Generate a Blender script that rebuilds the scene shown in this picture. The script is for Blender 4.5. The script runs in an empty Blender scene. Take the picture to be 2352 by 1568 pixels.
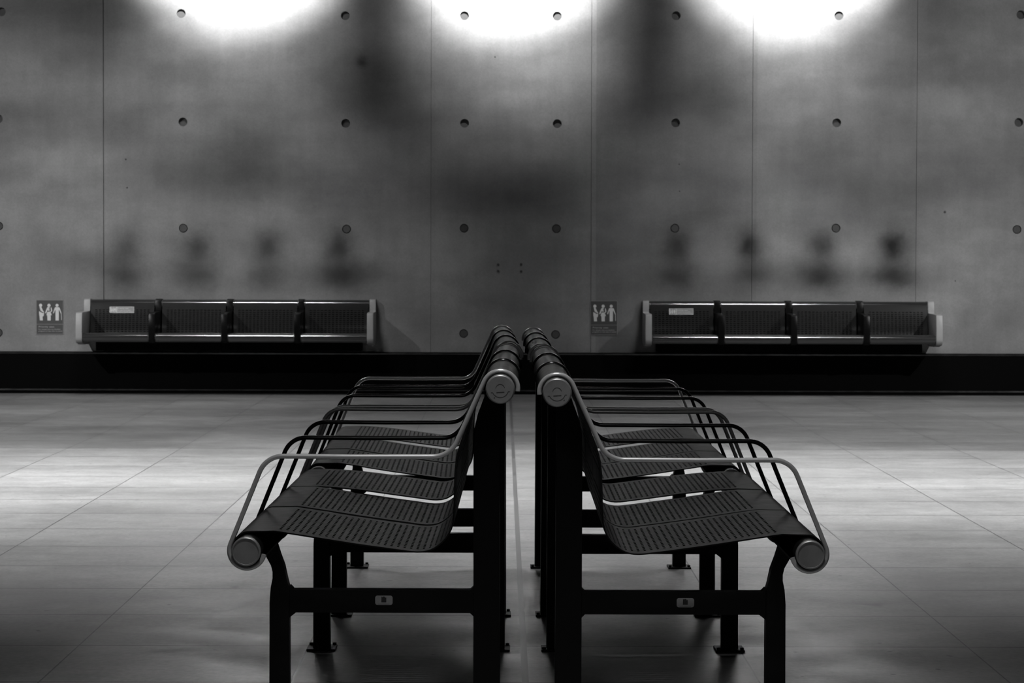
import bpy, bmesh, math
from mathutils import Vector, Matrix
S = bpy.context.scene
C = S.collection
PI = math.pi
R = math.radians

# ------------------------------------------------------------------ camera
CAM_H = 1.034
FPX = 6039.0
YW = 19.95                      # the concrete wall
cam_d = bpy.data.cameras.new('camera'); cam = bpy.data.objects.new('camera', cam_d); C.objects.link(cam)
cam_d.sensor_width = 36.0; cam_d.lens = 36.0 * FPX / 2352.0
cam_d.clip_start = 0.1; cam_d.clip_end = 100
pitch = math.atan((784 - 592) / FPX); yaw = math.atan(21 / FPX); roll = 0.0026
rot = Matrix.Rotation(-yaw, 3, 'Z') @ Matrix.Rotation(PI / 2 - pitch, 3, 'X') @ Matrix.Rotation(roll, 3, 'Z')
cam.matrix_world = Matrix.Translation((0, 0, CAM_H)) @ rot.to_4x4()
cam_d.dof.use_dof = True; cam_d.dof.focus_distance = 5.9; cam_d.dof.aperture_fstop = 24
S.camera = cam

def at(px, py, Y=YW):
    """point of the plane y = Y seen at pixel px, py"""
    v = rot @ Vector(((px - 1176) / FPX, -(py - 784) / FPX, -1))
    t = Y / v.y
    return Vector((v.x * t, Y, CAM_H + v.z * t))

# ------------------------------------------------------------------ light
vs = S.view_settings
S.display_settings.display_device = 'sRGB'
vs.view_transform = 'Standard'; vs.look = 'None'; vs.exposure = 0; vs.gamma = 1; vs.use_curve_mapping = False
w = bpy.data.worlds.new('world'); S.world = w; w.use_nodes = True
w.node_tree.nodes['Background'].inputs[0].default_value = (1, 1, 1, 1)
w.node_tree.nodes['Background'].inputs[1].default_value = 0.007

def aim(o, tgt):
    d = Vector(tgt) - o.location
    o.rotation_euler = d.to_track_quat('-Z', 'Y').to_euler()
def area(name, loc, tgt, sx, sy, power, spread=180):
    l = bpy.data.lights.new(name, 'AREA'); l.shape = 'RECTANGLE'; l.size = sx; l.size_y = sy; l.energy = power; l.spread = R(spread)
    o = bpy.data.objects.new(name, l); C.objects.link(o); o.location = loc; aim(o, tgt); return o
def spot(name, loc, tgt, power, deg, blend, rad):
    l = bpy.data.lights.new(name, 'SPOT'); l.energy = power; l.spot_size = R(deg); l.spot_blend = blend; l.shadow_soft_size = rad
    o = bpy.data.objects.new(name, l); C.objects.link(o); o.location = loc; aim(o, tgt); return o

# wall washers: three pools high on the wall
for px, pw in ((545, 1.0), (1175, 0.95), (1815, 1.05)):
    p = at(px, 0)
    spot('wall_spotlight', (p.x, YW - 2.0, 3.95), (p.x, YW, 3.66), 2850 * pw, 56, 0.95, 0.05)
    spot('wall_spotlight', (p.x, YW - 1.9, 3.95), (p.x, YW, 3.05), (430 if px == 1175 else 270) * pw, 56, 1.0, 0.05)
# outer platform lamps, they throw the bench shadows inwards on the wall
spot('platform_lamp', (-6.5, 11.5, 5.1), (-4.6, YW, 0.35), 1900, 50, 1.0, 0.06)
spot('platform_lamp', (6.5, 11.5, 5.1), (4.7, YW, 0.35), 1900, 50, 1.0, 0.06)
# ceiling strips over the middle of the platform
for x, pw in ((-8.3, 1), (-2.72, 1), (2.80, 1), (8.3, 1)):
    area('ceiling_strip_and_fill', (x, 12.0, 4.7), (x, 12.0, 0), 1.6, 0.12, 190 * pw, 96)
    area('ceiling_strip_and_fill', (x, 17.0, 4.9), (x, 16.6, 0), 1.6, 0.12, 34 * pw, 80)  # unseen second row, added to brighten the floor near the wall
# short strips nearer the wall, they glint on the wall bench tubes
for x in (-2.27, 2.34): area('wall_strip_lamp', (x, 16.4, 5.0), (x * 0.95, 19.6, 0.5), 1.2, 0.08, 13, 50)
# weak unseen fill added behind the camera to light the bench end caps
area('camera_side_fill', (0, -3.5, 4.6), (0, 5, 0.6), 3.0, 0.3, 27)
area('near_strip_lamp', (0.05, 4.3, 4.8), (0.05, 5.2, 0), 0.5, 0.12, 6.5, 38)

# ------------------------------------------------------------------ materials
def newmat(name):
    m = bpy.data.materials.new(name); m.use_nodes = True
    nt = m.node_tree; return m, nt, nt.nodes['Principled BSDF']
def simple(name, g, rough, metal=0.0, nscale=60, namt=0.25, spec=0.5, bump=0.0, rvar=0.15):
    m, nt, b = newmat(name)
    tc = nt.nodes.new('ShaderNodeTexCoord'); n = nt.nodes.new('ShaderNodeTexNoise')
    n.inputs['Scale'].default_value = nscale; n.inputs['Detail'].default_value = 5
    nt.links.new(tc.outputs['Object'], n.inputs['Vector'])
    mr = nt.nodes.new('ShaderNodeMapRange'); mr.inputs[3].default_value = g * (1 - namt); mr.inputs[4].default_value = g * (1 + namt)
    nt.links.new(n.outputs['Fac'], mr.inputs[0]); nt.links.new(mr.outputs[0], b.inputs['Base Color'])
    r = nt.nodes.new('ShaderNodeMapRange'); r.inputs[3].default_value = rough * (1 - rvar); r.inputs[4].default_value = min(1, rough * (1 + rvar))
    nt.links.new(n.outputs['Fac'], r.inputs[0]); nt.links.new(r.outputs[0], b.inputs['Roughness'])
    b.inputs['Metallic'].default_value = metal; b.inputs['Specular IOR Level'].default_value = spec
    if bump:
        bp = nt.nodes.new('ShaderNodeBump'); bp.inputs['Strength'].default_value = bump; bp.inputs['Distance'].default_value = 0.002
        nt.links.new(n.outputs['Fac'], bp.inputs['Height']); nt.links.new(bp.outputs[0], b.inputs['Normal'])
    return m
M_black = simple('black_paint', 0.003, 0.5, spec=0.2)
M_rod = simple('black_rod', 0.005, 0.12, spec=0.5, rvar=0.03)
M_sheet = simple('grey_sheet', 0.009, 0.5, metal=0.0, spec=0.03, nscale=25, namt=0.2)
M_steel = simple('satin_steel', 0.48, 0.22, metal=0.4, nscale=40, namt=0.06, rvar=0.04)
M_cap = simple('cast_cap', 0.27, 0.42, metal=0.55, nscale=30, namt=0.3, bump=0.2)
M_mark = simple('dark_mark', 0.02, 0.6)
M_lgrey = simple('light_grey_paint', 0.27, 0.45, nscale=20, namt=0.08)
M_wsheet = simple('wall_seat_sheet', 0.020, 0.12, metal=0.0, spec=1.0, nscale=25, namt=0.15, rvar=0.02)
M_wtube = simple('wall_seat_tube', 0.05, 0.16, metal=0.2, nscale=25, namt=0.1)
M_wblack = simple('black_divider', 0.002, 0.3, spec=0.12)
M_skirt = simple('black_skirting', 0.0012, 0.6, spec=0.04)
M_trim = simple('scuffed_trim', 0.07, 0.16, metal=1.0, nscale=14, namt=0.9)
M_sign = simple('sign_blue_grey', 0.055, 0.45, nscale=30, namt=0.1)
M_signw = simple('sign_white', 0.62, 0.5, nscale=30, namt=0.05)
M_signg = simple('sign_grey', 0.20, 0.5, nscale=30, namt=0.05)
M_text = simple('sign_lettering', 0.40, 0.5, nscale=30, namt=0.05)
M_stick = simple('label_silver', 0.3, 0.5, nscale=80, namt=0.15)
M_ceil = simple('dark_ceiling', 0.05, 0.9)

class N:
    """small helper for building node maths"""
    def __init__(s, nt): s.nt = nt
    def m(s, op, a, b=None, c=None, clamp=False):
        n = s.nt.nodes.new('ShaderNodeMath'); n.operation = op; n.use_clamp = clamp
        for i, v in enumerate((a, b, c)):
            if v is None: continue
            if isinstance(v, (int, float)): n.inputs[i].default_value = v
            else: s.nt.links.new(v, n.inputs[i])
        return n.outputs[0]
    def noise(s, vec, scale, detail=4, rough=0.55, dim=None):
        n = s.nt.nodes.new('ShaderNodeTexNoise'); n.inputs['Scale'].default_value = scale
        n.inputs['Detail'].default_value = detail; n.inputs['Roughness'].default_value = rough
        s.nt.links.new(vec, n.inputs['Vector']); return n.outputs['Fac']
    def vscale(s, vec, sx, sy, sz, ox=0, oy=0, oz=0):
        n = s.nt.nodes.new('ShaderNodeMapping'); n.inputs['Scale'].default_value = (sx, sy, sz); n.inputs['Location'].default_value = (ox, oy, oz)
        s.nt.links.new(vec, n.inputs['Vector']); return n.outputs[0]
    def mr(s, v, a, b, c, d, smooth=False):
        n = s.nt.nodes.new('ShaderNodeMapRange'); n.clamp = True
        if smooth: n.interpolation_type = 'SMOOTHSTEP'
        for i, q in enumerate((a, b, c, d)): n.inputs[i + 1].default_value = q
        s.nt.links.new(v, n.inputs[0]); return n.outputs[0]

def concrete():
    m, nt, b = newmat('board_marked_concrete'); k = N(nt)
    tc = nt.nodes.new('ShaderNodeTexCoord'); P = tc.outputs['Object']
    sep = nt.nodes.new('ShaderNodeSeparateXYZ'); nt.links.new(P, sep.inputs[0]); X, Z = sep.outputs[0], sep.outputs[2]
    big = k.noise(k.vscale(P, 1, 1, 1.5, 3.1, 0, 1.7), 0.85, 5, 0.5)
    wisp = k.noise(k.vscale(P, 0.55, 1, 1.6, 7, 0, 2), 1.7, 4, 0.5)
    mid = k.noise(P, 5, 5, 0.6)
    vert = k.noise(k.vscale(P, 14, 1, 1.2), 1.0, 3, 0.5)
    fine = k.noise(P, 90, 2, 0.6)
    t = k.mr(big, 0.36, 0.64, 0.74, 1.12)
    t = k.m('MULTIPLY', t, k.mr(wisp, 0.36, 0.6, 0.82, 1.06))
    t = k.m('MULTIPLY', t, k.mr(mid, 0.3, 0.7, 0.91, 1.09))
    t = k.m('MULTIPLY', t, k.mr(vert, 0.3, 0.7, 0.96, 1.04))
    t = k.m('MULTIPLY', t, k.mr(fine, 0.3, 0.7, 0.93, 1.07))
    # pour panels have their own tone
    cr = nt.nodes.new('ShaderNodeValToRGB'); cr.color_ramp.interpolation = 'CONSTANT'
    xs = [at(q, 400).x for q in (238, 990, 1358, 1728, 2105)]; tones = (1.0, 0.97, 1.02, 0.84, 0.93, 0.97)
    e = cr.color_ramp.elements; e[0].position = 0; e[0].color = (tones[0] * .5,) * 3 + (1,)
    e[1].position = (xs[0] + 6) / 12; e[1].color = (tones[1] * .5,) * 3 + (1,)
    for x, tn in zip(xs[1:], tones[2:]):
        q = e.new((x + 6) / 12); q.color = (tn * .5,) * 3 + (1,)
    nt.links.new(k.m('MULTIPLY_ADD', X, 1 / 12, 0.5), cr.inputs[0])
    t = k.m('MULTIPLY', t, k.m('MULTIPLY', cr.outputs[0], 2.0))
    # grease marks left by heads and shoulders above the seats, larger stains, and shade painted into the upper left corner and between the light pools
    wob = k.m('MULTIPLY_ADD', k.noise(P, 9, 3), 0.08, -0.04)
    wob2 = k.m('MULTIPLY_ADD', k.noise(k.vscale(P, 1, 1, 1, 5, 5, 5), 9, 3), 0.08, -0.04)
    Xw = k.m('ADD', X, wob); Zw = k.m('ADD', Z, wob2)
    blobs = []
    for px, a in ((288, .32), (455, .42), (613, .42), (780, .45), (1555, .5), (1720, .6), (1885, .52), (2050, .62)):
        blobs.append((px, 566, 28, 34, a * 1.7 if a < .5 else a * 1.5))
    for px, wd, a in ((287, 55, .45), (455, 62, .42), (612, 55, .4), (785, 60, .5), (1556, 56, .48), (1730, 62, .45), (1883, 66, .62), (2052, 72, .66)):
        blobs.append((px, 634, wd * .8, 28, a * 1.5 if a < .6 else .85))
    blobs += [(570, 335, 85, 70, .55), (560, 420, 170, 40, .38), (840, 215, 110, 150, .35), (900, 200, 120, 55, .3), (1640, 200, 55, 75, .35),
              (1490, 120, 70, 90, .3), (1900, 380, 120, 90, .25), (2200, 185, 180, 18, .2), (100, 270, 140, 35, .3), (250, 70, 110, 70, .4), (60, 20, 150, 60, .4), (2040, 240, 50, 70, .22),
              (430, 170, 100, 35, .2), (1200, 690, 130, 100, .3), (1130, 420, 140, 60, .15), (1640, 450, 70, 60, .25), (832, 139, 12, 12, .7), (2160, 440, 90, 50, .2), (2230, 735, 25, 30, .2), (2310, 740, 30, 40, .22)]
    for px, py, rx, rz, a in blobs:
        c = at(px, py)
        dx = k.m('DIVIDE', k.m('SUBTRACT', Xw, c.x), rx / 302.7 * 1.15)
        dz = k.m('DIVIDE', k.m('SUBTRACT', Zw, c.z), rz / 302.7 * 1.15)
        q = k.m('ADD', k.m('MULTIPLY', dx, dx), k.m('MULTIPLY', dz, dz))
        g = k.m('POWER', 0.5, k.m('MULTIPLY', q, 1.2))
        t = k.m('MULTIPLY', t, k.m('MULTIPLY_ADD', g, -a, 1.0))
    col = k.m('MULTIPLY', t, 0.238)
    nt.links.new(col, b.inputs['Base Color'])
    b.inputs['Roughness'].default_value = 0.75; b.inputs['Specular IOR Level'].default_value = 0.25
    bp = nt.nodes.new('ShaderNodeBump'); bp.inputs['Strength'].default_value = 0.25; bp.inputs['Distance'].default_value = 0.004
    nt.links.new(mid, bp.inputs['Height']); nt.links.new(bp.outputs[0], b.inputs['Normal'])
    return m
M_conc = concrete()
M_plug = simple('hole_mortar', 0.06, 0.9)

XC = 0.057; TX0 = 0.572; TX = 0.612; TY0 = 6.977; TY = 0.601
def floor_mat():
    m, nt, b = newmat('stone_tiles'); k = N(nt)
    tc = nt.nodes.new('ShaderNodeTexCoord'); P = tc.outputs['Object']
    sep = nt.nodes.new('ShaderNodeSeparateXYZ'); nt.links.new(P, sep.inputs[0]); X, Y = sep.outputs[0], sep.outputs[1]
    sx = k.m('SUBTRACT', X, XC)
    u = k.m('DIVIDE', k.m('SUBTRACT', k.m('ABSOLUTE', sx), TX0 - 4 * TX), TX)
    v = k.m('DIVIDE', k.m('SUBTRACT', Y, TY0 - 20 * TY), TY)
    fu = k.m('SUBTRACT', u, k.m('ROUND', u)); fv = k.m('SUBTRACT', v, k.m('ROUND', v))
    ju = k.m('LESS_THAN', k.m('ABSOLUTE', fu), 0.0022 / TX); jv = k.m('LESS_THAN', k.m('ABSOLUTE', fv), 0.0045 / TY)
    j = k.m('MAXIMUM', ju, jv)
    # tone per tile
    comb = nt.nodes.new('ShaderNodeCombineXYZ')
    nt.links.new(k.m('ADD', k.m('FLOOR', u), k.m('MULTIPLY', k.m('SIGN', sx), 57.3)), comb.inputs[0]); nt.links.new(k.m('FLOOR', v), comb.inputs[1])
    wn = nt.nodes.new('ShaderNodeTexWhiteNoise'); nt.links.new(comb.outputs[0], wn.inputs['Vector'])
    course = nt.nodes.new('ShaderNodeTexWhiteNoise'); course.noise_dimensions = '1D'; nt.links.new(k.m('FLOOR', v), course.inputs['W'])
    t = k.mr(wn.outputs['Value'], 0, 1, 0.93, 1.05)
    t = k.m('MULTIPLY', t, k.mr(course.outputs['Value'], 0, 1, 0.93, 1.05))
    big = k.noise(k.vscale(P, 0.5, 1, 1), 1.1, 5, 0.55)
    t = k.m('MULTIPLY', t, k.mr(big, 0.35, 0.65, 0.72, 1.1))
    t = k.m('MULTIPLY', t, k.mr(k.noise(P, 9, 6, 0.65), 0.3, 0.7, 0.86, 1.14))
    t = k.m('MULTIPLY', t, k.mr(k.noise(k.vscale(P, 60, 40, 1), 1, 3, 0.6), 0.3, 0.7, 0.84, 1.16))
    # dark grit specks
    sp = k.noise(k.vscale(P, 1, 1, 1, 9, 4, 0), 26, 1, 0.5)
    t = k.m('MULTIPLY', t, k.mr(sp, 0.755, 0.79, 1.0, 0.25))
    # scuffs, gum, a dirty smudge and some wide darker patches on the stone
    Xn = k.m('ADD', X, k.m('MULTIPLY_ADD', k.noise(P, 12, 3), 0.12, -0.06)); Yn = k.m('ADD', Y, k.m('MULTIPLY_ADD', k.noise(k.vscale(P, 1, 1, 1, 3, 8, 0), 12, 3), 0.12, -0.06))
    for px, py, rx, ry, a, wb in ((590, 1462, .035, .05, .8, 1), (388, 1388, .005, .012, .9, 0), (1827, 1497, .005, .012, .9, 0), (558, 1457, .005, .012, .9, 0), (540, 1348, .012, .03, .5, 0), (2005, 1388, .03, .03, .5, 1),
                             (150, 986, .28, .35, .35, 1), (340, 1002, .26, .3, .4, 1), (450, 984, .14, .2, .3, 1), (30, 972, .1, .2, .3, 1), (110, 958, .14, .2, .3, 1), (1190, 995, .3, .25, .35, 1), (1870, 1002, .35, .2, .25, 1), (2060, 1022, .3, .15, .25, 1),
                             (240, 1370, .3, .25, .2, 1), (900, 950, .5, .3, .15, 1), (2150, 1400, .22, .3, .3, 1)):
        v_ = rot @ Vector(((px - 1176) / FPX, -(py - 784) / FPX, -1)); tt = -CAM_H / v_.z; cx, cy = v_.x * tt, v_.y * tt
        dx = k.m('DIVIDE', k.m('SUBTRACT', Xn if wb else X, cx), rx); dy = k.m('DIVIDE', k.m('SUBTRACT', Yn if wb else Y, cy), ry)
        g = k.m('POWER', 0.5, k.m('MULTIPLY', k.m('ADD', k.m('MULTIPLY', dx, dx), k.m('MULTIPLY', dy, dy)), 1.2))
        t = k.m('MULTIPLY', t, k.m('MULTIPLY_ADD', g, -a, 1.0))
    base = k.m('MULTIPLY', t, 0.29)
    # the last courses before the wall are toned darker
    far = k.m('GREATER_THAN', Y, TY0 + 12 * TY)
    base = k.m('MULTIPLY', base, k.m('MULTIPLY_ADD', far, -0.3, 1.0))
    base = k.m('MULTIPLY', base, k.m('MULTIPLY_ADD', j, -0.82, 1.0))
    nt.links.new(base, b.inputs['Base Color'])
    ro = k.mr(k.noise(k.vscale(P, 1, 1, 1, 2, 2, 2), 3, 5, 0.6), 0.3, 0.7, 0.30, 0.46)
    nt.links.new(ro, b.inputs['Roughness']); b.inputs['Specular IOR Level'].default_value = 0.42
    bp = nt.nodes.new('ShaderNodeBump'); bp.inputs['Strength'].default_value = 0.5; bp.inputs['Distance'].default_value = 0.001
    nt.links.new(k.m('MULTIPLY', j, -1.0), bp.inputs['Height']); nt.links.new(bp.outputs[0], b.inputs['Normal'])
    return m
M_floor = floor_mat()

# ------------------------------------------------------------------ mesh helpers
def obj(name, bm, m, parent=None, smooth=False, ang=35):
    me = bpy.data.meshes.new(name); bmesh.ops.recalc_face_normals(bm, faces=bm.faces); bm.to_mesh(me); bm.free()
    if smooth:
        me.polygons.foreach_set('use_smooth', [True] * len(me.polygons)); me.set_sharp_from_angle(angle=R(ang))
    me.materials.append(m)
    o = bpy.data.objects.new(name, me); C.objects.link(o)
    if parent: o.parent = parent
    return o
def box(bm, x0, x1, y0, y1, z0, z1, bev=0):
    r = bmesh.ops.create_cube(bm, size=1)
    for v in r['verts']:
        v.co = Vector(((x0 + x1) / 2 + v.co.x * (x1 - x0), (y0 + y1) / 2 + v.co.y * (y1 - y0), (z0 + z1) / 2 + v.co.z * (z1 - z0)))
    if bev:
        es = list({e for v in r['verts'] for e in v.link_edges})
        bmesh.ops.bevel(bm, geom=es, offset=bev, segments=2, affect='EDGES', profile=0.5)
def prism(bm, pts, y0, y1, bev=0):
    """polygon in (x, z) extruded along y"""
    a = [bm.verts.new((x, y0, z)) for x, z in pts]; b = [bm.verts.new((x, y1, z)) for x, z in pts]
    n = len(pts); fs = [bm.faces.new(a), bm.faces.new(b[::-1])]
    for i in range(n): bm.faces.new((a[i], b[i], b[(i + 1) % n], a[(i + 1) % n]))
    if bev:
        es = [e for f in fs for e in f.edges]
        bmesh.ops.bevel(bm, geom=es, offset=bev, segments=2, affect='EDGES', profile=0.5)
def prismx(bm, pts, x0, x1, bev=0):
    """polygon in (y, z) extruded along x"""
    a = [bm.verts.new((x0, y, z)) for y, z in pts]; b = [bm.verts.new((x1, y, z)) for y, z in pts]
    n = len(pts); fs = [bm.faces.new(a), bm.faces.new(b[::-1])]
    for i in range(n): bm.faces.new((a[i], b[i], b[(i + 1) % n], a[(i + 1) % n]))
    if bev:
        es = [e for f in fs for e in f.edges]
        bmesh.ops.bevel(bm, geom=es, offset=bev, segments=2, affect='EDGES', profile=0.5)
def lathe(bm, axis, prof, c, seg=48):
    """prof: list of (distance along axis, radius); closed with poles where radius is 0"""
    rings = []
    for d, r in prof:
        if r == 0:
            p = [0, 0, 0]; p[axis] = d; rings.append([bm.verts.new(Vector(c) + Vector(p))])
        else:
            ring = []
            for i in range(seg):
                t = 2 * PI * i / seg; q = [r * math.cos(t), r * math.sin(t)]; q.insert(axis, d)
                ring.append(bm.verts.new(Vector(c) + Vector(q)))
            rings.append(ring)
    for A, B in zip(rings, rings[1:]):
        if len(A) == 1 and len(B) == 1: continue
        for i in range(seg):
            j = (i + 1) % seg
            if len(A) == 1: bm.faces.new((A[0], B[i], B[j]))
            elif len(B) == 1: bm.faces.new((A[i], B[0], A[j]))
            else: bm.faces.new((A[i], B[i], B[j], A[j]))
def tube(bm, pts, r, seg=14):
    """round rod along a polyline lying in a plane y = const (x, z points)"""
    n = len(pts); rings = []
    for i, (x, z) in enumerate(pts):
        a = pts[max(i - 1, 0)]; b = pts[min(i + 1, n - 1)]
        tx, tz = b[0] - a[0], b[1] - a[1]; L = math.hypot(tx, tz); nx, nz = -tz / L, tx / L
        rings.append([bm.verts.new((x + nx * r * math.cos(t), r * math.sin(t), z + nz * r * math.cos(t))) for t in [2 * PI * k / seg for k in range(seg)]])
    for A, B in zip(rings, rings[1:]):
        for i in range(seg):
            j = (i + 1) % seg; bm.faces.new((A[i], B[i], B[j], A[j]))
    bm.faces.new(rings[0]); bm.faces.new(rings[-1][::-1])
def arc(cx, cz, r, a0, a1, n):
    return [(cx + r * math.cos(R(a0 + (a1 - a0) * i / n)), cz + r * math.sin(R(a0 + (a1 - a0) * i / n))) for i in range(n + 1)]
def fillet(a, c, b, r, n=8):
    """round the corner c of the path a-c-b"""
    a, c, b = Vector(a), Vector(c), Vector(b)
    u = (a - c).normalized(); v = (b - c).normalized(); th = u.angle(v); t = r / math.tan(th / 2)
    p0 = c + u * t; p1 = c + v * t; cen = c + (u + v).normalized() * (r / math.sin(th / 2))
    out = []
    a0 = math.atan2(p0.y - cen.y, p0.x - cen.x); a1 = math.atan2(p1.y - cen.y, p1.x - cen.x)
    d = (a1 - a0 + PI) % (2 * PI) - PI
    for i in range(n + 1):
        q = a0 + d * i / n; out.append((cen.x + r * math.cos(q), cen.y + r * math.sin(q)))
    return out
def resample(pts, step):
    out = [Vector(pts[0])]; acc = 0
    S_ = [0]
    for a, b in zip(pts, pts[1:]): S_.append(S_[-1] + (Vector(b) - Vector(a)).length)
    return S_
def along(pts, cum, s):
    s = min(max(s, 0), cum[-1])
    for i in range(len(pts) - 1):
        if s <= cum[i + 1] + 1e-9:
            f = (s - cum[i]) / max(cum[i + 1] - cum[i], 1e-9)
            return (pts[i][0] + (pts[i + 1][0] - pts[i][0]) * f, pts[i][1] + (pts[i + 1][1] - pts[i][1]) * f)
    return pts[-1]
def smoothpath(pts, n=6):
    """Catmull-Rom through the points"""
    out = []
    P = [pts[0]] + list(pts) + [pts[-1]]
    for i in range(1, len(P) - 2):
        p0, p1, p2, p3 = [Vector(q) for q in P[i - 1:i + 3]]
        for k in range(n):
            t = k / n
            q = 0.5 * ((2 * p1) + (p2 - p0) * t + (2 * p0 - 5 * p1 + 4 * p2 - p3) * t * t + (3 * p1 - p0 - 3 * p2 + p3) * t ** 3)
            out.append((q.x, q.y))
    out.append(tuple(pts[-1])); return out

def perforated(bm, prof, w0, w1, hole_ranges, axis='y', pw=0.028, hw=0.017, ps=0.0140, hs=0.0052, margin=0.024, thick=0.003, step=0.007):
    """curved sheet following prof (u, z) between w0..w1, with rows of slots punched through"""
    pts = prof; cum = resample(pts, 0)
    rows = [0.0]; kinds = []
    s = 0.0
    def solid_to(e):
        nonlocal s
        n = max(1, int(math.ceil((e - s) / step)))
        s0 = s
        for i in range(1, n + 1): rows.append(s0 + (e - s0) * i / n); kinds.append(0)
        s = e
    for a, b in hole_ranges:
        solid_to(a)
        while s + hs < b:
            rows.append(s + hs); kinds.append(1); s += hs
            if s + (ps - hs) + hs < b: rows.append(s + ps - hs); kinds.append(0); s += ps - hs
            else: break
    solid_to(cum[-1])
    W = w1 - w0 - 2 * margin; n = int((W - hw) // pw) + 1; m2 = (w1 - w0 - ((n - 1) * pw + hw)) / 2
    cols = [w0]; ck = []
    q = w0 + m2; cols.append(q); ck.append(0)
    for i in range(n):
        cols.append(q + hw); ck.append(1); q += hw
        if i < n - 1: cols.append(q + pw - hw); ck.append(0); q += pw - hw
    cols.append(w1); ck.append(0)
    P = [along(pts, cum, r) for r in rows]
    Nn = []
    for i in range(len(P)):
        a = P[max(i - 1, 0)]; b = P[min(i + 1, len(P) - 1)]; tx, tz = b[0] - a[0], b[1] - a[1]; L = math.hypot(tx, tz) or 1; Nn.append((tz / L, -tx / L))
    def vert(i, j, side):
        u = P[i][0] - Nn[i][0] * thick * side; z = P[i][1] - Nn[i][1] * thick * side; c = cols[j]
        return (u, c, z) if axis == 'y' else (c, u, z)
    G = [[[bm.verts.new(vert(i, j, sd)) for j in range(len(cols))] for i in range(len(rows))] for sd in (0, 1)]
    nr, nc = len(rows) - 1, len(cols) - 1
    def hole(i, j): return i < 0 or j < 0 or i >= nr or j >= nc or (kinds[i] == 1 and ck[j] == 1)
    for i in range(nr):
        for j in range(nc):
            if hole(i, j): continue
            for sd in (0, 1): bm.faces.new((G[sd][i][j], G[sd][i + 1][j], G[sd][i + 1][j + 1], G[sd][i][j + 1]))
            if hole(i - 1, j): bm.faces.new((G[0][i][j], G[0][i][j + 1], G[1][i][j + 1], G[1][i][j]))
            if hole(i + 1, j): bm.faces.new((G[0][i + 1][j], G[0][i + 1][j + 1], G[1][i + 1][j + 1], G[1][i + 1][j]))
            if hole(i, j - 1): bm.faces.new((G[0][i][j], G[0][i + 1][j], G[1][i + 1][j], G[1][i][j]))
            if hole(i, j + 1): bm.faces.new((G[0][i][j + 1], G[0][i + 1][j + 1], G[1][i + 1][j + 1], G[1][i][j + 1]))

def empty(name, loc, label=None, cat=None, group=None, rz=0):
    o = bpy.data.objects.new(name, None); C.objects.link(o); o.location = loc; o.rotation_euler = (0, 0, rz); o.empty_display_size = 0.1
    if label: o['label'] = label
    if cat: o['category'] = cat
    if group: o['group'] = group
    return o
def struct(o): o['kind'] = 'structure'; return o
def copy_tree(o, parent=None):
    kids = [c for c in list(ALL_CHILDREN(o))]
    c = o.copy(); C.objects.link(c)
    if parent: c.parent = parent
    for ch in kids: copy_tree(ch, c)
    return c
def ALL_CHILDREN(o): return [q for q in bpy.data.objects if q.parent == o]

def text_bm(bm, s, size, loc, width=None, depth=0.0003, face='-y'):
    cu = bpy.data.curves.new('t', 'FONT'); cu.body = s; cu.size = size; cu.align_x = 'LEFT'
    o = bpy.data.objects.new('t', cu); C.objects.link(o)
    dg = bpy.context.evaluated_depsgraph_get(); me = bpy.data.meshes.new_from_object(o.evaluated_get(dg))
    xs = [v.co.x for v in me.vertices]; k = (width / (max(xs) - min(xs))) if width else 1
    mt = Matrix(((k, 0, 0, loc[0]), (0, 0, -1, loc[1]), (0, 1, 0, loc[2]), (0, 0, 0, 1)))
    me.transform(mt); bm.from_mesh(me)
    bpy.data.objects.remove(o); bpy.data.curves.remove(cu); bpy.data.meshes.remove(me)

# ------------------------------------------------------------------ the setting
bm = bmesh.new(); box(bm, -11, 11, -5, YW + 0.3, -0.12, 0)
struct(obj('floor', bm, M_floor))
bm = bmesh.new(); box(bm, -11, 11, -5, YW + 0.3, 5.9, 6.05)
struct(obj('ceiling', bm, M_ceil))

# wall with tie holes and panel joints
HR = 0.0335
holes = []
for x, y in ((-375, 29), (3, 27), (416, 31), (793, 36), (1067, 36), (1280, 37), (1553, 36), (1927, 36), (2345, 34), (2720, 36)): holes.append((0, x, y))
for x, y in ((-375, 272), (-4, 273), (420, 280), (794, 283), (1067, 283), (1280, 284), (1552, 282), (1922, 282), (2340, 281), (2715, 282)): holes.append((1, x, y))
for x, y in ((-375, 518), (-3, 519), (421, 524), (796, 526), (1066, 524), (1278, 525), (1550, 524), (1920, 524), (2336, 527), (2710, 528)): holes.append((2, x, y))
for x, y in ((-375, 762), (-4, 764), (1065, 766), (1276, 768), (2710, 770)): holes.append((3, x, y))
ymid = [34, 281, 524, 767]
grooves = [(238, .0075), (990, .002), (1358, .003), (1728, .004), (2105, .003)]
gx = [(at(p, 400).x, w_) for p, w_ in grooves]
bm = bmesh.new(); bmp = bmesh.new()
WX0, WX1, WT = -11.0, 11.0, 5.9
def quad(bm, x0, x1, z0, z1, y=YW):
    if x1 - x0 < 1e-6 or z1 - z0 < 1e-6: return
    bm.faces.new([bm.verts.new(p) for p in ((x0, y, z0), (x1, y, z0), (x1, y, z1), (x0, y, z1))])
def solid_run(x0, x1, z0, z1):
    cur = x0
    for g, w_ in gx:
        if x0 < g < x1:
            quad(bm, cur, g - w_ / 2, z0, z1)
            d = 0.012
            quad(bm, g - w_ / 2, g + w_ / 2, z0, z1, YW + d)
            for gg in (g - w_ / 2, g + w_ / 2):
                bm.faces.new([bm.verts.new(p) for p in ((gg, YW, z0), (gg, YW + d, z0), (gg, YW + d, z1), (gg, YW, z1))])
            cur = g + w_ / 2
    quad(bm, cur, x1, z0, z1)
strips = []
for r in range(4):
    zc = at(1176, ymid[r]).z; strips.append((zc - 0.07, zc + 0.07, r))
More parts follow.
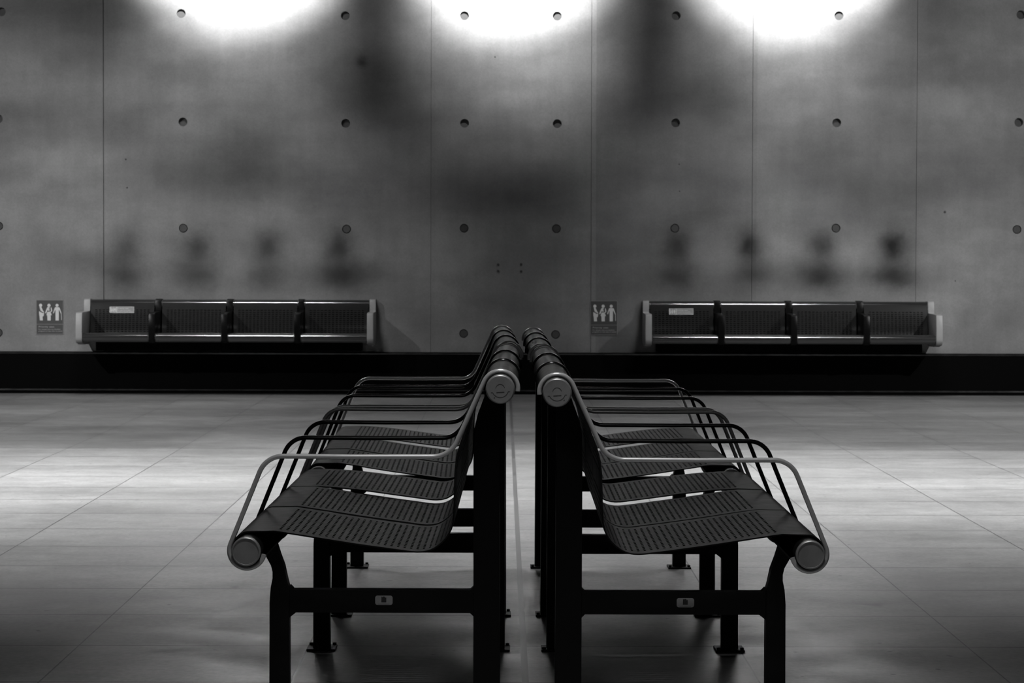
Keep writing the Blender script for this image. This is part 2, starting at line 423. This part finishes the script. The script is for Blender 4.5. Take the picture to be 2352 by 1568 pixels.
strips.sort(); z = 0.0
for z0, z1, r in strips:
    solid_run(WX0, WX1, z, z0)
    cur = WX0
    for _, px, py in sorted([h for h in holes if h[0] == r], key=lambda h: h[1]):
        c = at(px, py); a, b_ = c.x - 0.07, c.x + 0.07
        solid_run(cur, a, z0, z1); cur = b_
        # square patch with a round hole
        seg = 32; circ = []; sq = []
        for i in range(seg):
            t = 2 * PI * i / seg; cx, sz = math.cos(t), math.sin(t)
            circ.append(bm.verts.new((c.x + HR * cx, YW, c.z + HR * sz)))
            m_ = 1 / max(abs(cx), abs(sz))
            ex = a if cx * m_ < -0.999 else (b_ if cx * m_ > 0.999 else c.x + 0.07 * cx * m_)
            ez = z0 if sz * m_ < -0.999 else (z1 if sz * m_ > 0.999 else c.z + (0.07 * sz * m_))
            sq.append(bm.verts.new((ex, YW, ez)))
        dp = 0.03
        back = [bm.verts.new((v.co.x * 1 + (c.x - v.co.x) * 0.06, YW + dp, v.co.z + (c.z - v.co.z) * 0.06)) for v in circ]
        for i in range(seg):
            j = (i + 1) % seg
            bm.faces.new((circ[i], sq[i], sq[j], circ[j])); bm.faces.new((circ[i], back[i], back[j], circ[j]))
        lathe(bmp, 1, [(dp - 0.001, 0), (dp - 0.001, HR * 0.98)], (c.x, YW, c.z), 32)
        if r in (2, 3):   # almost flush mortar plug with a ring gap round it
            lathe(bmp, 1, [(0.004, 0), (0.004, HR * 0.80), (0.006, HR * 0.84), (dp, HR * 0.84)], (c.x, YW, c.z), 32)
    solid_run(cur, WX1, z0, z1); z = z1
solid_run(WX0, WX1, z, WT)
bm.faces.new([bm.verts.new(p) for p in ((WX0, YW + .25, 0), (WX1, YW + .25, 0), (WX1, YW + .25, WT), (WX0, YW + .25, WT))])
me = bpy.data.meshes.new('wall_back'); bm.normal_update()
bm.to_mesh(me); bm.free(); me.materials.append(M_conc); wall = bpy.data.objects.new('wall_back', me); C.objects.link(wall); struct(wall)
obj('tie_hole_plugs', bmp, M_plug, wall)
# small drill holes
bm = bmesh.new()
for px, py, r in ((289, 366, .007), (292, 431, .007), (1137, 131, .006), (1560, 377, .005), (1561, 439, .005), (2170, 487, .010), (2194, 645, .005)):
    c = at(px, py); lathe(bm, 1, [(-0.0006, 0), (-0.0006, r)], (c.x, YW, c.z), 12)
obj('drill_holes', bm, M_mark, wall)
# skirting
SZ = at(1176, 806, YW - 0.05).z
bm = bmesh.new(); box(bm, -11, 11, YW - 0.05, YW, 0, SZ - 0.012)
struct(obj('baseboard_back', bm, M_skirt))
bm = bmesh.new(); box(bm, -11, 11, YW - 0.056, YW, SZ - 0.030, SZ - 0.016, 0.003)
struct(obj('trim_1', bm, M_trim))
bm = bmesh.new(); box(bm, -11, 11, YW - 0.062, YW - 0.045, 0.022, 0.036, 0.003)
struct(obj('trim_2', bm, M_trim))
# expansion joint down the platform between the benches
bm = bmesh.new()
box(bm, XC - 0.0085, XC - 0.0065, -4.5, YW - 0.07, 0.0, 0.0012); box(bm, XC + 0.0065, XC + 0.0085, -4.5, YW - 0.07, 0.0, 0.0012)
t3 = struct(obj('trim_3', bm, simple('joint_edge', 0.12, 0.4, metal=0.5, nscale=6, namt=0.6)))
bm = bmesh.new(); box(bm, XC - 0.0065, XC + 0.0065, -4.5, YW - 0.07, 0.0, 0.0006)
obj('joint_filler', bm, simple('joint_filler', 0.08, 0.4, nscale=5, namt=0.8), t3)

# four studs of a removed plate
for i, (px, py) in enumerate(((1144, 607), (1197, 607), (1144, 622), (1197, 623))):
    c = at(px, py); bm = bmesh.new()
    lathe(bm, 1, [(0, 0.009), (-0.004, 0.009), (-0.006, 0.006), (-0.014, 0.005), (-0.016, 0)], (0, 0, 0), 16)
    o = obj('anchor_bolt', bm, M_plug, None, True); o.location = (c.x, YW, c.z)
    o['label'] = 'small wall stud, ' + ('upper left', 'upper right', 'lower left', 'lower right')[i] + ' of four on bare concrete between the wall benches'
    o['category'] = 'bolt'; o['group'] = 'studs of a removed plate on the wall'

# ------------------------------------------------------------------ priority signs
def pictos(sc):
    """three figures, in plate units; sc maps sign drawing units to (x, z)"""
    def circ(cx, cy, r): return [(cx + r * math.cos(2 * PI * i / 20), cy + r * math.sin(2 * PI * i / 20)) for i in range(20)]
    F1 = [circ(477, 440, 52), [(440, 492), (500, 492), (532, 560), (550, 605), (585, 645), (585, 664), (550, 662), (500, 632), (466, 600), (460, 560)],
          [(425, 632), (465, 650), (530, 690), (556, 690), (586, 668), (584, 740), (572, 795), (540, 802), (550, 932), (452, 932), (440, 800), (428, 740)]]
    F2 = [circ(750, 440, 52), [(690, 510), (712, 497), (768, 495), (770, 530), (745, 556), (705, 590), (690, 630), (655, 697), (620, 690), (652, 600)], circ(742, 590, 30),
          [(812, 496), (836, 520), (857, 605), (845, 640), (790, 668), (778, 652), (822, 612), (808, 560)],
          [(695, 655), (735, 645), (790, 642), (815, 690), (842, 758), (806, 764), (806, 932), (700, 932), (692, 764), (664, 758)]]
    F3 = [circ(1015, 440, 50), [(958, 500), (1070, 500), (1100, 520), (1162, 690), (1140, 706), (1080, 580), (1072, 600), (1070, 932), (965, 932), (962, 600), (950, 590), (908, 704), (880, 690), (940, 515)],
          [(1146, 700), (1162, 690), (1168, 915), (1152, 915)]]
    return F1, F2, F3
def polys(bm, plist, f, y, t=0.0004):
    for pl in plist:
        pts = [f(*p) for p in pl]; v = [bm.verts.new((x, y, z)) for x, z in pts]; bm.faces.new(v)
def make_sign(px, py, label):
    W, H = 0.208, 0.262
    c = at(px, py); root = empty('priority_seat_sign', (c.x, YW, c.z), label, 'sign', 'priority seat signs on the wall')
    f = lambda x, y: ((x - 775) / 900 * W, -(y - 823) / 1123 * H)
    bm = bmesh.new(); box(bm, -W / 2, W / 2, -0.004, 0, -H / 2, H / 2); obj('plate', bm, M_sign, root)
    bm = bmesh.new(); t = 0.004; yb = -0.0052
    for (x0, x1, z0, z1) in ((-W / 2, W / 2, H / 2 - t, H / 2), (-W / 2, W / 2, -H / 2, -H / 2 + t), (-W / 2, -W / 2 + t, -H / 2 + t, H / 2 - t), (W / 2 - t, W / 2, -H / 2 + t, H / 2 - t),
                             (-W / 2 + t, W / 2 - t, f(0, 1060)[1], f(0, 1046)[1])):
        box(bm, x0, x1, yb, -0.004, z0, z1)
    obj('border', bm, M_signg, root)
    for F in pictos(f):
        bm = bmesh.new(); polys(bm, F, f, -0.0046); obj('pictogram', bm, M_signw, root)
    bm = bmesh.new(); x0, z0 = f(405, 1160); text_bm(bm, 'Priority seat', 0.017, (x0, -0.0046, z0), 0.118); obj('heading', bm, M_text, root)
    bm = bmesh.new(); x0, z0 = f(400, 1232); text_bm(bm, 'For people who are disabled,', 0.0115, (x0, -0.0046, z0), 0.168)
    x0, z0 = f(400, 1292); text_bm(bm, 'pregnant or less able to stand', 0.0115, (x0, -0.0046, z0), 0.178); obj('small_print', bm, M_text, root)
make_sign(114.5, 728, 'priority seat sign at the far left, well lit, left of the left wall bench')
make_sign(1387, 730, 'shaded priority seat sign on the concrete just left of the right wall bench')

# ------------------------------------------------------------------ wall benches
WB_L = 2.155; PW = WB_L / 4
def wy(p): return -p
WB_BACK = (0.062, 0.672); WB_FRONT = (0.452, 0.430); WR = 0.032
wprof = arc(WB_BACK[0], WB_BACK[1], WR + 0.003, 200, 20, 10)
wprof = [(x, z) for x, z in wprof]
wprof += smoothpath([(0.102, 0.66), (0.116, 0.60), (0.128, 0.53), (0.136, 0.47), (0.15, 0.432), (0.18, 0.410), (0.23, 0.404), (0.30, 0.415), (0.37, 0.437), (0.42, 0.457)], 5)[0:]
wprof += arc(WB_FRONT[0], WB_FRONT[1], WR + 0.003, 95, -70, 12)
def divider_profile():
    return ([(0.0, 0.712), (0.075, 0.712), (0.088, 0.706), (0.094, 0.690), (0.100, 0.628), (0.108, 0.619)] +
            [(0.40, 0.617), (0.468, 0.615), (0.476, 0.611), (0.480, 0.602), (0.494, 0.50)] + arc(WB_FRONT[0], WB_FRONT[1], 0.042, 5, -110, 10) +
            [(0.36, 0.375), (0.15, 0.372), (0.06, 0.39), (0.0, 0.40)])
def make_wall_bench():
    root = empty('wall_bench', (0, 0, 0))
    seat = None
    for i in range(4):
        bm = bmesh.new()
        a = -WB_L / 2 + i * PW
        pr = [(-p, z) for p, z in wprof]
        perforated(bm, pr, a + 0.03, a + PW - 0.03, [(0.165, 0.60)], axis='x', margin=0.03, thick=0.003, ps=0.0150)
        obj('seat_panel', bm, M_wsheet, root, True, 25)
    for nm, (p, z) in (('back_tube', WB_BACK), ('front_tube', WB_FRONT)):
        bm = bmesh.new(); lathe(bm, 0, [(-WB_L / 2, 0), (-WB_L / 2, WR), (WB_L / 2, WR), (WB_L / 2, 0)], (0, -p, z), 40)
        obj(nm, bm, M_wtube, root, True)
    for i in range(5):
        x = -WB_L / 2 + i * PW; bm = bmesh.new()
        prismx(bm, [(-p, z) for p, z in divider_profile()], x - 0.023, x + 0.023, 0.0012)
        end = i in (0, 4)
        o = obj('end_divider' if end else 'seat_divider', bm, M_lgrey if end else M_wblack, root, True, 30)
        if end: o['label'] = 'light grey end divider'
    bm = bmesh.new(); box(bm, -WB_L / 2 + 0.03, WB_L / 2 - 0.03, -0.03, 0.0, 0.45, 0.62, 0.003); obj('wall_rail', bm, M_wblack, root)
    bm = bmesh.new(); box(bm, -WB_L / 2 + 0.08, WB_L / 2 - 0.08, -0.20, 0.0, 0.325, 0.415, 0.004); obj('support_beam', bm, M_skirt, root)
    # little label stuck on the leftmost backrest
    bm = bmesh.new(); W, H = 0.184, 0.048; box(bm, -W / 2, W / 2, -0.0012, 0.0, -H / 2, H / 2)
    st = obj('priority_sticker', bm, M_signg, root); st['label'] = 'grey priority seat sticker on the leftmost backrest'
    bm = bmesh.new()
    for (x0, x1, z0, z1) in ((-W / 2, -W / 2 + 0.006, -H / 2, H / 2), (W / 2 - .002, W / 2, -H / 2, H / 2), (-W / 2, W / 2, H / 2 - .002, H / 2), (-W / 2, W / 2, -H / 2, -H / 2 + .002), (-.040, -.036, -H / 2, H / 2)):
        box(bm, x0, x1, -0.0018, -0.0012, z0, z1)
    f = lambda x, y: (-W / 2 + 0.010 + (x - 425) / 740 * 0.038, -(y - 660) / 540 * 0.032)
    for F in pictos(f): polys(bm, F, f, -0.0016)
    text_bm(bm, 'Priority seat', 0.012, (-0.031, -0.0016, 0.007), 0.080)
    text_bm(bm, 'For people who are disabled,', 0.007, (-0.031, -0.0016, -0.005), 0.10); text_bm(bm, 'pregnant or less able to stand', 0.007, (-0.031, -0.0016, -0.015), 0.112)
    obj('sticker_print', bm, M_signw, st)
    st.location = (-WB_L / 2 + 0.265, -0.1145, 0.629); st.rotation_euler = (R(-12.5), 0, 0)
    return root
def wx(px): return at(px, 700).x
wb1 = make_wall_bench(); wb1.location = ((wx(204) + wx(858)) / 2, YW, 0.006)
wb2 = copy_tree(wb1); wb2.location = ((wx(1483) + wx(2133)) / 2, YW, 0.003)
for o, l in ((wb1, 'four-seat metal wall bench with light grey ends, left of the island benches'), (wb2, 'four-seat metal wall bench with light grey ends, right of the island benches')):
    o['label'] = l; o['category'] = 'bench'; o['group'] = 'wall benches under the concrete wall'

# ------------------------------------------------------------------ island benches
BT = (0.0, 0.7585); FT = (0.529, 0.4195); TR = 0.0305; RR = 0.0006 + 0.0355
PITCH = 0.57; UL = 3 * PITCH
k = 1 / 1103.0
def rel(dx, dy): return (dx * k, BT[1] - dy * k)
sheet_r = TR + 0.003
def seat_profile(up):
    """side view of a seat sheet; up lifts the middle of the seat a little, the sheets are not all bent alike"""
    p = arc(BT[0], BT[1], sheet_r, 190, 26, 14)
    p += smoothpath([rel(50, 30), rel(76, 92), rel(94, 140), rel(102, 180), rel(104.5, 230), rel(106, 288 - up * .3), rel(110, 322 - up * .7), rel(122, 346 - up), rel(141, 366 - up), rel(163.5, 379 - up), rel(193.5, 383 - up), rel(238.5, 378 - up),
                     rel(313.5, 368 - up), rel(388.5, 357 - up * .9), rel(463.5, 345 - up * .5), rel(525, 336)], 5)
    p += [(x, z) for x, z in arc(FT[0], FT[1], sheet_r, 97, -128, 22)]
    p += [rel(548, 392), rel(511, 352)]
    return p
def make_arm():
    R1 = 0.0305 + 0.0062
    p = arc(BT[0], BT[1], R1, 188, 24.4, 16)
    t1 = p[-1]; c1 = (t1[0] + 0.453 * (t1[1] - ARMZ), ARMZ)
    a2 = 22.0; R2 = R1
    t2 = (FT[0] + R2 * math.cos(R(a2)), FT[1] + R2 * math.sin(R(a2))); c2 = (t2[0] - 0.404 * (ARMZ - t2[1]), ARMZ)
    mid = ((c1[0] + c2[0]) / 2, ARMZ - 0.001)
    p += fillet(t1, c1, mid, 0.055, 10); p += [mid]; p += fillet(mid, c2, t2, 0.052, 10)
    p += arc(FT[0], FT[1], R2, a2, -158, 20)
    p += [(p[-1][0] - 0.002, p[-1][1] + 0.006)]
    q = [p[0]]
    for a in p[1:]:
        if (Vector(a) - Vector(q[-1])).length > 0.0008: q.append(a)
    bm = bmesh.new(); tube(bm, q, 0.0051, 14); return bm, q[-1]
ARMZ = 0.617
def cap_bm(sign, c, y, dome=True):
    bm = bmesh.new(); r = TR
    if dome: prof = [(0.0, 0), (0.0, r * 0.90), (0.0012 * -sign, r * 0.95), (0.004 * -sign, r), (0.012 * -sign, r), (0.012 * -sign, r * 0.8)]
    else: prof = [(0.0015 * -sign, 0), (0.0015 * -sign, r * 0.86), (0.0, r * 0.88), (0.0, r * 0.93), (0.0015 * -sign, r * 0.98), (0.005 * -sign, r), (0.012 * -sign, r), (0.012 * -sign, r * 0.8)]
    lathe(bm, 1, prof, (c[0], y, c[1]), 56); return bm
def ribbon(bm, pts, w_, y):
    """flat line of width w_ in the x-z plane"""
    for (x0, z0), (x1, z1) in zip(pts, pts[1:]):
        L = math.hypot(x1 - x0, z1 - z0) or 1; nx, nz = -(z1 - z0) / L * w_ / 2, (x1 - x0) / L * w_ / 2
        bm.faces.new([bm.verts.new(q) for q in ((x0 + nx, y, z0 + nz), (x1 + nx, y, z1 + nz), (x1 - nx, y, z1 - nz), (x0 - nx, y, z0 - nz))])
def make_unit(lift):
    root = empty('island_bench', (0, 0, 0))
    h = UL / 2
    for i in range(3):
        pp = (UL - 0.09) / 3; a = -h + 0.045 + i * pp; bm = bmesh.new()
        e = (0.0, 0.005, 0.012)[i]; e2 = (0.005, 0.012, 0.0)[i]
        perforated(bm, seat_profile(lift[i]), a + e, a + pp - e2, [(0.125, 0.300), (0.345, 0.825)], margin=0.034, thick=0.003, pw=0.0285, hw=0.0175)
        obj('seat_panel', bm, M_sheet, root, True, 25)
    for nm, c in (('back_tube', BT), ('front_tube', FT)):
        bm = bmesh.new(); lathe(bm, 1, [(-h - 0.012, TR * 0.5), (-h - 0.012, TR - 0.0003), (h + 0.012, TR - 0.0003), (h + 0.012, TR * 0.5)], (c[0], 0, c[1]), 48)
        t = obj(nm, bm, M_sheet if nm == 'back_tube' else M_black, root, True)
        for sg in (-1, 1):
            y = sg * (h + 0.022)
            cp = obj('end_cap', cap_bm(sg, c, y, nm == 'back_tube'), M_cap, t, True, 14)
            if nm == 'back_tube':
                bm = bmesh.new(); yy = y + sg * 0.0003; r = 0.0172
                tl = R(-4)
                def tw(pts): return [(c[0] + x * math.cos(tl) - z * math.sin(tl) * sg, c[1] + z * math.cos(tl) + x * math.sin(tl) * sg) for x, z in pts]
                ribbon(bm, tw([(-r - .0028, -.0062)] + arc(0, 0, r, 200, 340, 20) + [(r + .0028, -.0062)]), 0.0011, yy)
                ribbon(bm, tw(arc(0, 0.001, 0.0092, 10, 172, 14)), 0.0010, yy)
                ribbon(bm, tw([(-.0083, -.0065), (.0083, -.0065)]), 0.0015, yy)
                ribbon(bm, tw([(.0125, -.0175), (.0145, -.0165)]), 0.0016, yy)
                obj('maker_mark', bm, M_mark, cp)
    for i in range(4):
        bm, endp = make_arm(); end = i in (0, 3)
        y = (-h, -h + PITCH, -h + 2 * PITCH, h)[i]
        bmesh.ops.translate(bm, verts=bm.verts, vec=(0, y, 0))
        o = obj('armrest', bm, M_steel if end else M_rod, root, True)
        o['label'] = 'bare steel rod armrest at bench end' if end else 'black rod armrest between seats'
    T = 0.02
    for yf in (-0.5875, 0.5875):
        bm = bmesh.new()
        prism(bm, [(0.002, 0.0), (0.060, 0.0), (0.061, 0.60), (0.060, 0.655), (0.052, 0.690), (0.040, 0.722), (0.030, 0.745), (0.004, 0.745)], yf - T, yf + T, 0.002)
        obj('post', bm, M_black, root)
        bm = bmesh.new()
        inner = [(0.463, 0.0), (0.463, 0.309), (0.469, 0.332), (0.4746, 0.358), (0.4836, 0.382), (0.492, 0.402), (0.498, 0.430)]
        outer = [(0.515, 0.430), (0.519, 0.395), (0.513, 0.378), (0.503, 0.360), (0.4975, 0.346), (0.4995, 0.332), (0.5035, 0.312), (0.506, 0.28), (0.507, 0.0)]
        prism(bm, inner + outer, yf - T, yf + T, 0.002)
        obj('leg', bm, M_black, root)
        bm = bmesh.new(); z0, z1 = 0.257, 0.307; e = 0.007
        prism(bm, [(0.0605, z0 - e), (0.0605 + e, z0), (0.4625 - 2 * e, z0), (0.4625, z0 - 1.6 * e), (0.4625, z1 + 1.2 * e), (0.4625 - e * 1.2, z1), (0.0605 + e, z1), (0.0605, z1 + e)], yf - T * 0.9, yf + T * 0.9)
        obj('crossbar', bm, M_black, root)
        for x0, x1 in ((-0.012, 0.075), (0.447, 0.523)):
            bm = bmesh.new(); box(bm, x0, x1, yf - 0.045, yf + 0.045, 0.0, 0.006, 0.0015)
            for bx in (x0 + 0.007, x1 - 0.007): lathe(bm, 2, [(0.006, 0.005), (0.012, 0.005), (0.013, 0)], (bx, yf - 0.034, 0), 10)
            obj('foot_plate', bm, M_black, root)
    # bearer strip under the panels
    for u, zz in ((0.170, 0.421),):
        pass
    return root
def sticker(root, x, yl, z, yaw):
    """maker's label on the crossbar that faces the camera"""
    W, H = 0.038, 0.0205
    bm = bmesh.new(); pts = []
    for cx, cz, a in ((W / 2 - .005, H / 2 - .005, 0), (-W / 2 + .005, H / 2 - .005, 90), (-W / 2 + .005, -H / 2 + .005, 180), (W / 2 - .005, -H / 2 + .005, 270)):
        pts += arc(cx, cz, 0.005, a, a + 90, 6)
    prism(bm, pts, -0.0004, 0.0)
    s = obj('maker_label', bm, M_stick, root); s['label'] = 'silver rounded label with a small dark crest'
    bm = bmesh.new(); v = [(-.0056, -.0052), (.0052, -.0052), (.0053, .0045), (.0042, .0062), (.003, .0045), (.0018, .0072), (-.0005, .0076), (-.0022, .0072), (-.0030, .0058), (-.0054, .0078)]
    bm.faces.new([bm.verts.new((p, -0.0007, q + 0.0008)) for p, q in v])
    for i in range(14): bm.faces.new([bm.verts.new((-.0125 + i * .0018 + a, -0.0007, b)) for a, b in ((0, -.0086), (.0012, -.0086), (.0012, -.0077), (0, -.0077))])
    obj('crest_print', bm, M_mark, s)
    s.location = (x, yl, z); s.rotation_euler = (0, 0, yaw); return s

u0 = make_unit((0, 1, 10)); u2 = make_unit((11, 1, 0))
units = [u0, copy_tree(u0), u2, copy_tree(u2)]
def place(o, xa, ya, xb, yb, left, tilt=0.0):
    """stand a unit on the line of its back tube"""
    ang = math.atan2(yb - ya, xb - xa) - PI / 2
    o.location = ((xa + xb) / 2, (ya + yb) / 2, 0)
    o.rotation_euler = (0, tilt, ang + (PI if left else 0))
place(units[0], 0.113, 5.475, 0.1152, 7.185, False)
place(units[1], 0.109, 7.325, 0.1053, 9.035, False)
place(units[2], -0.005, 5.475, 0.0115, 7.185, True)
place(units[3], 0.016, 7.325, -0.0033, 9.035, True)
units[0].scale = units[1].scale = (1, 1, 0.995); units[2].scale = units[3].scale = (1, 1, 1.004)
LB = ('three-seat perforated metal bench in front on the right, nearest the camera', 'three-seat perforated metal bench on the right, standing behind the front right one',
      'three-seat perforated metal bench in front on the left, nearest the camera', 'three-seat perforated metal bench on the left, standing behind the front left one')
for o, l in zip(units, LB):
    o['label'] = l; o['category'] = 'bench'; o['group'] = 'back-to-back island benches on the platform'
sticker(units[0], 0.2870, -0.5875 - 0.0185, 0.2835, 0)
sticker(units[2], 0.2560, 0.5875 + 0.0185, 0.2845, PI)
